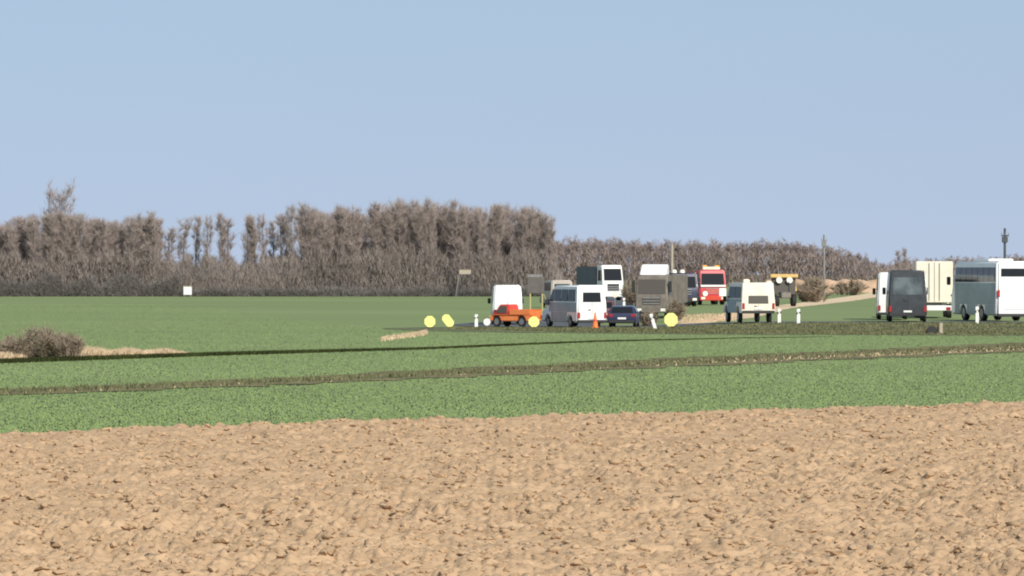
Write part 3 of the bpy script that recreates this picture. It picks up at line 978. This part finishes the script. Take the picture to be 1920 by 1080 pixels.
def lorry(name, label, px, d, heading, cab, box, W=2.5, H=3.6, L=8.0, boxH=None, deflector=None, screen='glass', cat='lorry', visor=None, bumper='plastic', band=None):
    """seen from the front; the anchor is the middle of the cab's front"""
    t = vehicle(name, label, cat, px, d, heading, (L / 2, 0))
    f = L / 2
    Hc = H * 0.80 if deflector else H
    wp = tumble(1.6, Hc, 0.06)
    MB(wp).prism([(f - 1.9, 0.55), (f - 1.9, Hc), (f - 0.42, Hc), (f - 0.08, Hc * 0.55), (f, 1.2), (f, 0.45), (f - 0.35, 0.45)] + arch(f - 1.05, 0.56, 0.5)[1:-1] + [(f - 1.7, 0.5)], -W / 2, W / 2).build('cab', M[cab], t, 0.08, 3)
    za, zb = Hc * 0.56, Hc * 0.90
    def xf(z): return f - 0.08 - 0.34 * (z - Hc * 0.55) / (Hc * 0.45)
    MB(wp).prism([(xf(za) + 0.02, za), (xf(zb) + 0.02, zb), (xf(zb) - 0.05, zb), (xf(za) - 0.05, za)], -W / 2 + 0.16, W / 2 - 0.16).build('windscreen', M[screen], t, 0.015)
    g_ = MB().box(f - 0.03, f + 0.02, -W * 0.28, W * 0.28, 0.95, Hc * 0.47).build('grille', M[band or 'plastic'], t, 0.02)
    for k in range(3):
        MB().box(f + 0.015, f + 0.035, -W * 0.26, W * 0.26, 1.02 + k * 0.2, 1.08 + k * 0.2).build('slat', M['steel'], g_)
    MB().box(f - 0.25, f + 0.09, -W / 2 + 0.02, W / 2 - 0.02, 0.38, 0.80).build('bumper', M[bumper], t, 0.05)
    pair(t, 'headlight', 'lamp', f + 0.03, f + 0.105, W / 2 - 0.48, W / 2 - 0.12, 0.50, 0.70)
    pair(t, 'wing_mirror', 'plastic', f - 0.30, f - 0.15, W / 2 + 0.06, W / 2 + 0.26, Hc * 0.60, Hc * 0.86, 0.02)
    for s in (-1, 1):
        a, b = sorted((s * (W / 2 - 0.02), s * (W / 2 + 0.012)))
        MB(wp).box(f - 1.5, f - 0.55, a, b, Hc * 0.56, Hc * 0.86).build('side_window', M['glass'], t, 0.01)
    if deflector:
        MB().prism([(f - 1.9, Hc - 0.01), (f - 1.9, H), (f - 1.3, H), (f - 0.45, Hc - 0.01)], -W * 0.40, W * 0.40).build('roof_deflector', M[deflector], t, 0.06)
    if visor:
        MB().box(f - 0.40, f - 0.12, -W / 2 + 0.1, W / 2 - 0.1, Hc * 0.915, Hc * 0.95).build('sun_visor', M[visor], t, 0.015)
    bh = boxH or H
    MB().box(-f, f - 2.05, -W / 2 + 0.01, W / 2 - 0.01, 1.05, bh).build('cargo_box', M[box], t, 0.03)
    MB().box(-f + 0.1, f - 0.4, -0.5, 0.5, 0.62, 1.04).build('chassis', M['plastic'], t)
    for xw in (f - 1.05, -f + 1.6, -f + 2.8):
        for s in (-1, 1):
            wheel(t, xw, s * (W / 2 - 0.03), 0.5, 0.32)
    return t


lorry('white_lorry', 'white cabbed lorry with dark trailer side coming round the bend', 1150, 420, -70.5, 'white', 'deep_side_shade', W=2.35, H=3.7, L=8.0, boxH=3.55, bumper='white')  # dark box colour stands in for shade on the trailer side
lorry('brown_lorry', 'dusty grey-brown lorry with a white roof deflector', 1221, 285, -103, 'taupe', 'taupe', W=2.35, H=3.85, L=8.0, deflector='white', boxH=3.1, screen='dimglass', bumper='taupe', band='dimglass')
lorry('blue_lorry', 'dark blue lorry half hidden behind the grey-brown lorry', 1284, 345, -84, 'navy', 'navy', W=2.3, H=2.85, L=7.0, boxH=2.9)
for (bx_, bz, by) in ((3.0, 2.86, -0.15), (3.0, 2.86, -0.85)):
    t = [o for o in COL.objects if o.name.startswith('blue_lorry')][0]
    MB().cyl((bx_, by, bz), (bx_, by, bz + 0.30), 0.24, 0.19, 14).build('roof_lamp', M['lamp'], t, 0.04)
MB().cyl((3.52, -0.85, 2.05), (3.60, -0.85, 2.05), 0.22, n=14).build('work_lamp', M['lamp'], t, 0.02)

# fire engine
fe = lorry('fire_engine', 'red fire engine with pale stripes and a white bumper', 1337, 362, -82, 'red', 'red', W=2.45, H=3.15, L=7.0, boxH=3.05, cat='fire engine', screen='glass', bumper='redorange', band='redorange')
MB().box(2.2, 2.75, -0.80, 0.80, 3.16, 3.44).build('sunlit_roof_panel', M['cream'], fe, 0.05)  # roof front panel, painted cream for the sunlight on it
pair(fe, 'beacon', 'amberlamp', 2.25, 2.55, 0.35, 0.8, 3.445, 3.58, 0.04)
MB().prism([(3.50, 1.62), (3.50, 1.80), (3.56, 1.80), (3.56, 1.62)], -1.15, 1.15).build('stripe', M['white'], fe, 0.01)
MB().box(3.50, 3.58, 0.55, 1.2, 0.75, 1.5).build('front_panel', M['white'], fe, 0.03)
MB().cyl((3.52, -0.75, 1.0), (3.64, -0.75, 1.0), 0.24, n=14).build('fog_lamp', M['lamp'], fe, 0.02)

# dark blue car
def car(name, label, px, d, heading, L, W, H, paint):
    t = vehicle(name, label, 'car', px, d, heading, (-L / 2, 0))
    wx = (L / 2 - 0.85, -L / 2 + 0.78)
    wp = tumble(H * 0.58, H, 0.22)
    prof = [(-L / 2 + 0.03, 0.25), (-L / 2, 0.62), (-L / 2 + 0.04, H * 0.63), (-L / 2 + 0.38, H * 0.97), (-L / 2 + 1.0, H), (-0.05, H * 0.98), (0.85, H * 0.66), (L / 2 - 0.15, H * 0.54), (L / 2, 0.55), (L / 2, 0.25)] + bottom(L, 0.25, wx, 0.37)
    MB(wp).prism(prof, -W / 2, W / 2).build('body', M[paint], t, 0.06, 3)
    MB(wp).prism([(-L / 2 + 0.055, H * 0.67), (-L / 2 + 0.33, H * 0.94), (-L / 2 + 0.40, H * 0.94), (-L / 2 + 0.12, H * 0.67)], -W / 2 + 0.16, W / 2 - 0.16).build('rear_window', M['glass'], t, 0.01)
    MB(wp).prism([(0.06, H * 0.955), (0.83, H * 0.69), (0.75, H * 0.67), (-0.02, H * 0.94)], -W / 2 + 0.14, W / 2 - 0.14).build('windscreen', M['glass'], t)
    for s in (-1, 1):
        a, b = sorted((s * (W / 2 - 0.02), s * (W / 2 + 0.012)))
        MB(wp).prism([(-L / 2 + 0.55, H * 0.66), (-L / 2 + 0.8, H * 0.92), (-0.55, H * 0.93), (-0.55, H * 0.66)], a, b).build('side_window', M['glass'], t)
        MB(wp).prism([(-0.48, H * 0.66), (-0.48, H * 0.93), (-0.1, H * 0.92), (0.6, H * 0.66)], a, b).build('side_window', M['glass'], t)
    pair(t, 'tail_light', 'tail', -L / 2 - 0.02, -L / 2 + 0.1, W / 2 - 0.32, W / 2 - 0.06, 0.66, 0.82)
    MB().box(-L / 2 - 0.035, -L / 2 + 0.03, -0.26, 0.26, 0.50, 0.62).build('number_plate', M['plate'], t, 0.006)
    MB().box(-L / 2 - 0.05, -L / 2 + 0.10, -W / 2 + 0.06, W / 2 - 0.06, 0.26, 0.44).build('bumper', M['plastic'], t, 0.04)
    pair(t, 'headlight', 'lamp', L / 2 - 0.2, L / 2 + 0.01, W / 2 - 0.45, W / 2 - 0.1, 0.58, 0.70)
    pair(t, 'wing_mirror', paint, 0.45, 0.58, W / 2 + 0.0, W / 2 + 0.17, H * 0.66, H * 0.76, 0.03)
    for xw in wx:
        for s in (-1, 1):
            wheel(t, xw, s * (W / 2 - 0.03), 0.31, 0.2)
    return t


car('blue_car', 'dark blue car seen from behind beside the white van', 1166, 248, 84, 4.1, 1.76, 1.34, 'navy')

car('red_car', 'dark red car squeezed in between the white van and the blue car', 1131, 272, 88, 4.0, 1.7, 1.45, 'maroon')

# orange pickup: cab at one end, low open bed at the other
t = vehicle('orange_pickup', 'low orange pickup with a red cab in front of the white van', 'pickup', 966, 251, 148, (0, 0))
t.scale = (0.84, 0.84, 0.98)
L, W = 3.6, 1.65
wx = (1.15, -1.05)
wp = tumble(0.8, 1.45, 0.14)
MB(wp).prism([(-1.8, 0.36), (-1.8, 0.78), (1.55, 0.80), (1.72, 0.72), (1.75, 0.36)] + bottom(L, 0.36, wx, 0.38), -W / 2, W / 2).build('body', M['orange'], t, 0.05)
MB(wp).prism([(0.05, 0.79), (0.18, 1.44), (0.95, 1.43), (1.42, 0.80)], -W / 2 + 0.03, W / 2 - 0.03).build('cab', M['redorange'], t, 0.06)
MB(wp).prism([(1.01, 1.37), (1.42, 0.84), (1.36, 0.82), (0.95, 1.37)], -W / 2 + 0.14, W / 2 - 0.14).build('windscreen', M['glass'], t)
for s in (-1, 1):
    a, b = sorted((s * (W / 2 - 0.05), s * (W / 2 - 0.015)))
    MB(wp).prism([(0.25, 0.90), (0.30, 1.33), (0.88, 1.33), (1.18, 0.90)], a, b).build('side_window', M['redorange' if s < 0 else 'dimglass'], t)
    a, b = sorted((s * (W / 2 - 0.06), s * (W / 2 - 0.005)))
    MB().box(-1.78, 0.0, a, b, 0.775, 1.12).build('side_board', M['orange'], t, 0.015)
MB().box(-1.83, -1.78, -W / 2 + 0.02, W / 2 - 0.02, 0.55, 1.02).build('tailgate', M['orange'], t, 0.015)
MB().box(1.68, 1.86, -W / 2 + 0.02, W / 2 - 0.02, 0.34, 0.52).build('bumper', M['cream'], t, 0.03)
pair(t, 'headlight', 'lamp', 1.70, 1.79, 0.42, 0.74, 0.56, 0.72)
pair(t, 'tail_light', 'tail', -1.86, -1.82, 0.62, 0.78, 0.58, 0.75)
pair(t, 'wing_mirror', 'plastic', 1.1, 1.22, W / 2 + 0.01, W / 2 + 0.16, 0.95, 1.1, 0.02)
for xw in wx:
    for s in (-1, 1):
        wheel(t, xw, s * (W / 2 - 0.02), 0.33, 0.2)

# yellow tractor past the cream van
t = vehicle('yellow_tractor', 'ochre tractor with two round work lamps past the cream van', 'tractor', 1474, 345, -88, (1.5, 0))
MB().prism([(-0.2, 0.7), (-0.2, 1.25), (1.45, 1.2), (1.6, 1.05), (1.6, 0.7)], -0.42, 0.42).build('bonnet', M['taupe'], t, 0.05)
MB().prism([(-1.6, 1.0), (-1.6, 2.45), (-0.25, 2.45), (-0.1, 1.0)], -1.0, 1.0).build('cab', M['dimglass'], t, 0.04)
MB().box(-1.75, 0.05, -1.2, 1.2, 2.46, 2.78).build('cab_roof', M['ochre'], t, 0.05)
for s in (-1, 1):
    MB().cyl((0.0, s * 0.45, 2.25), (0.10, s * 0.45, 2.25), 0.27, n=14).build('work_lamp', M['lamp'], t, 0.02)
    wheel(t, -1.1, s * 1.1, 0.78, 0.42)
    wheel(t, 1.05, s * 0.85, 0.48, 0.28)
    a, b = sorted((s * 0.62, s * 1.12))
    MB().prism([(-1.95, 1.35), (-1.6, 1.68), (-0.7, 1.68), (-0.3, 1.3), (-0.36, 1.28), (-0.72, 1.62), (-1.58, 1.62), (-1.9, 1.32)], a, b).build('mudguard', M['ochre'], t)
MB().cyl((0.9, 0.3, 1.2), (0.9, 0.3, 2.1), 0.05, n=10).build('exhaust', M['plastic'], t)


# ------------------------------------------------------------------ roadside furniture
def delineator(px, d, hgt, label, tilt=0.0, base=None):
    if base is None:
        t = empty('delineator_post', (0, 0, 0))
        MB().plan([(-0.07, -0.05), (0.07, -0.05), (0.05, 0.05), (-0.05, 0.05)], -0.1, 0.92).build('post', M['white'], t, 0.012)
        MB().prism([(-0.078, 0.58), (-0.078, 0.70), (0.078, 0.76), (0.078, 0.64)], -0.058, 0.058).build('band', M['black'], t)
        MB().box(-0.03, 0.03, -0.064, -0.055, 0.62, 0.70).build('reflector', M['lamp'], t)
    else:
        t = copy_tree(base)
    x = X(px, d)
    t.location = (x, d, tz(x, d))
    t.scale = (1.5, 1.5, hgt / 0.92)
    t.rotation_euler = (0, R(tilt), 0)
    tag(t, label, 'delineator post', 'delineator posts along the road')
    return t


dp = delineator(1497, 244, 0.92, 'white delineator post standing clear in front of the green field')
for a in ((1461, 247, 0.9, 'white delineator post close beside the cream van'),
          (1832, 245, 1.05, 'white delineator post in front of the white coach'),
          (893, 252, 0.8, 'pale delineator post at the road bend before the white van'),
          (1170, 330, 0.9, 'distant pale delineator post in the grass above the blue car')):
    delineator(*a, base=dp)
delineator(1229, 240, 0.98, 'leaning white delineator post before the dry brown bush', -17, base=dp)


def disc(name, px, d, z, rad, label, m, cat):
    x = X(px, d)
    t = empty(name, (x, d, tz(x, d)))
    tag(t, label, cat, 'round white markers at the roadside')
    MB().cyl((0, 0.03, 0), (0, 0.03, z), 0.03, n=8).build('post', M['steel'], t)
    MB().cyl((0, -0.02, z), (0, 0.0, z), rad, n=20).build('face', M[m], t, 0.006)
    MB().cyl((0, 0.0005, z), (0, 0.02, z), rad * 0.97, n=20).build('back_plate', M['steel'], t)
    return t


disc('round_marker', 913, 250, 0.34, 0.22, 'small round white marker on a low post before the orange pickup', 'white', 'road sign')
disc('round_marker', 1192, 252, 0.92, 0.20, 'small round white marker on a post beside the blue car', 'white', 'road sign')
disc('round_marker', 1153, 330, 1.15, 0.24, 'distant cream round marker in the grass above the blue car', 'cream', 'road sign')


def board(px, d, wd, hg, label, tilt=0.0, base=0.06):
    x = X(px, d)
    t = empty('yellow_board', (x, d, tz(x, d) + 0.015))
    tag(t, label, 'warning board', 'yellow boards along the road')
    w2 = wd / 2
    ch = 0.30 * wd
    c, s = math.cos(R(tilt)), math.sin(R(tilt))
    ch = min(ch, 0.30 * hg)
    poly = [(-w2 + ch, 0), (w2 - ch, 0), (w2, ch), (w2, hg - ch), (w2 - ch, hg), (-w2 + ch, hg), (-w2, hg - ch), (-w2, ch)]
    zc = base + hg / 2
    pts = [((p[0]) * c + (p[1] - hg / 2) * s, zc - p[0] * s + (p[1] - hg / 2) * c) for p in poly]
    low = min(p[1] for p in pts)
    pts = [(p[0], p[1] - low + base) for p in pts]
    MB().prism(pts, -0.03, 0.0).build('panel', M['yellow'], t, 0.008)
    MB().box(-0.03, 0.03, 0.003, 0.04, 0.0, hg * 0.8).build('stay', M['steel'], t)
    pair(t, 'foot', 'plastic', -0.22, 0.22, 0.06, 0.28, 0.0, 0.05)
    return t


board(806, 246, 0.66, 0.68, 'yellow board standing alone at the far end of the roadside row')
board(840, 246, 0.52, 0.84, 'tilted narrow yellow board next to another yellow board', -38)
board(1258, 245, 0.80, 0.82, 'large bright yellow board between the leaning post and the cream van')
board(1001, 246.5, 0.66, 0.64, 'yellow board at the tail of the orange pickup')

# traffic cone behind the white van
x = X(1116, 244)
t = empty('traffic_cone', (x, 244, tz(x, 244) + 0.03))
tag(t, 'orange traffic cone standing behind the white van', 'traffic cone')
MB().box(-0.24, 0.24, -0.24, 0.24, 0, 0.05).build('base', M['coneorange'], t, 0.01)
MB().cyl((0, 0, 0.05), (0, 0, 0.98), 0.19, 0.035, 18).build('cone', M['coneorange'], t)
MB().cyl((0, 0, 0.42), (0, 0, 0.52), 0.137, 0.121, 18).build('stripe', M['redorange'], t)

# road sign back on two yellow posts
x = X(1004, 298)
t = empty('road_sign', (x, 298, tz(x, 298)))
tag(t, 'grey-backed road sign with a pale top on two yellow posts', 'road sign')
MB().box(-0.60, 0.66, -0.04, 0.0, 1.70, 2.84).build('panel', M['signback'], t, 0.01)
MB().box(-0.60, 0.55, -0.05, 0.0, 2.885, 3.10).build('top_panel', M['wood'], t, 0.01)
for s in (-0.4, 0.5):
    MB().cyl((s, 0.06, -0.2), (s, 0.06, 2.86), 0.07, n=10).build('post', M['postyellow'], t)
MB().cyl((0.62, 0.0, 1.6), (1.1, 0.9, 0.0), 0.05, n=8).build('stay', M['postyellow'], t)

# raised hunting hide before the wood
x = X(872, 494)
t = empty('hunting_hide', (x, 494, tz(x, 494)))
tag(t, 'raised pale hide box on thin legs in front of the wood', 'hide')
MB().box(-0.75, 0.75, -0.6, 0.6, 2.75, 2.80).build('floor', M['wood'], t)
MB().box(-0.72, 0.72, -0.58, -0.54, 2.80, 3.30).build('front_board', M['concrete'], t)
pair(t, 'side_board', 'wood', -0.0, 0.0, 0, 0, 0, 0) if False else None
for s in (-1, 1):
    a, b = sorted((s * 0.72, s * 0.68))
    MB().box(a, b, -0.53, 0.58, 2.80, 3.30).build('side_board', M['wood'], t)
    for q in (-1, 1):
        MB().cyl((s * 0.66, q * 0.5, 2.76), (s * 0.95, q * 0.75, -0.1), 0.035, n=8).build('leg', M['darkwood'], t)
MB().cyl((-0.72, -0.5, 2.7), (-1.15, -1.1, -0.05), 0.05, n=8).build('ladder', M['wood'], t)

# white cabinet at the wood's foot
x = X(352, 492)
t = empty('white_cabinet', (x, 492, tz(x, 492)))
tag(t, 'small white cabinet standing at the foot of the wood', 'cabinet')
MB().box(-0.50, 0.50, -0.35, 0.35, 0.22, 1.25).build('body', M['white'], t, 0.02)
MB().prism([(-0.58, 1.25), (0.58, 1.25), (0.5, 1.33), (-0.5, 1.33)], -0.42, 0.42).build('lid', M['concrete'], t, 0.01)
MB().box(-0.44, 0.44, -0.372, -0.345, 0.3, 1.18).build('door', M['white'], t, 0.008)
for s in (-1, 1):
    MB().box(s * 0.42 - 0.04, s * 0.42 + 0.04, -0.3, 0.3, -0.05, 0.22).build('leg', M['wood'], t)

# culvert end in the verge
x = X(1757, 224)
t = empty('culvert', (x, 224, tz(x, 224)))
tag(t, 'small culvert with a dark pipe mouth and a pale stone post in the verge', 'culvert')
MB().cyl((-0.35, -0.7, 0.16), (-0.35, 0.5, 0.16), 0.30, n=18).build('pipe', M['black'], t, 0.02)  # solid cylinder, its black stands in for the shade inside the pipe
MB().prism([(-0.85, -0.1), (-0.72, 0.36), (-0.1, 0.56), (0.02, 0.40), (0.02, -0.1)], -0.55, -0.3).build('headwall', M['headland'], t, 0.04)
MB().box(0.05, 0.24, -0.75, -0.55, -0.1, 0.62).build('marker_stone', M['concrete'], t, 0.02)


# poles with a crossarm
def pole(px, d, top, label, m, rad=0.14, arm=1.0):
    x = X(px, d)
    z = tz(x, d)
    h_ = CAMZ + (HOR - top) * d / FPX - z
    t = empty('utility_pole', (x, d, z))
    tag(t, label, 'utility pole', 'utility poles beyond the road')
    MB().cyl((0, 0, -0.3), (0, 0, h_), rad, rad * 0.75, 10).build('pole', M[m], t)
    if arm:
        MB().box(-arm / 2, arm / 2, -rad - 0.08, -rad + 0.02, h_ - 0.85, h_ - 0.70).build('crossarm', M[m], t)
        MB().box(-rad * 1.7, rad * 1.7, -rad * 1.5, rad * 1.2, h_ - 1.5, h_ - 0.88).build('switch_box', M[m], t, 0.03)
        for s in (-0.45, 0, 0.45):
            MB().cyl((s * arm, -rad - 0.03, h_ - 0.70), (s * arm, -rad - 0.03, h_ - 0.48), 0.05, n=8).build('insulator', M['steel'], t)
    return t


pole(1545, 500, 440, 'utility pole with a small dark head above the far wood', 'wood', 0.16, 0.7)
pole(1884, 420, 428, 'dark utility pole rising above the white coach', 'darkwood', 0.17, 0.8)
pole(1260, 480, 458, 'pale bare pole above the blue lorry', 'concrete', 0.20, 0)
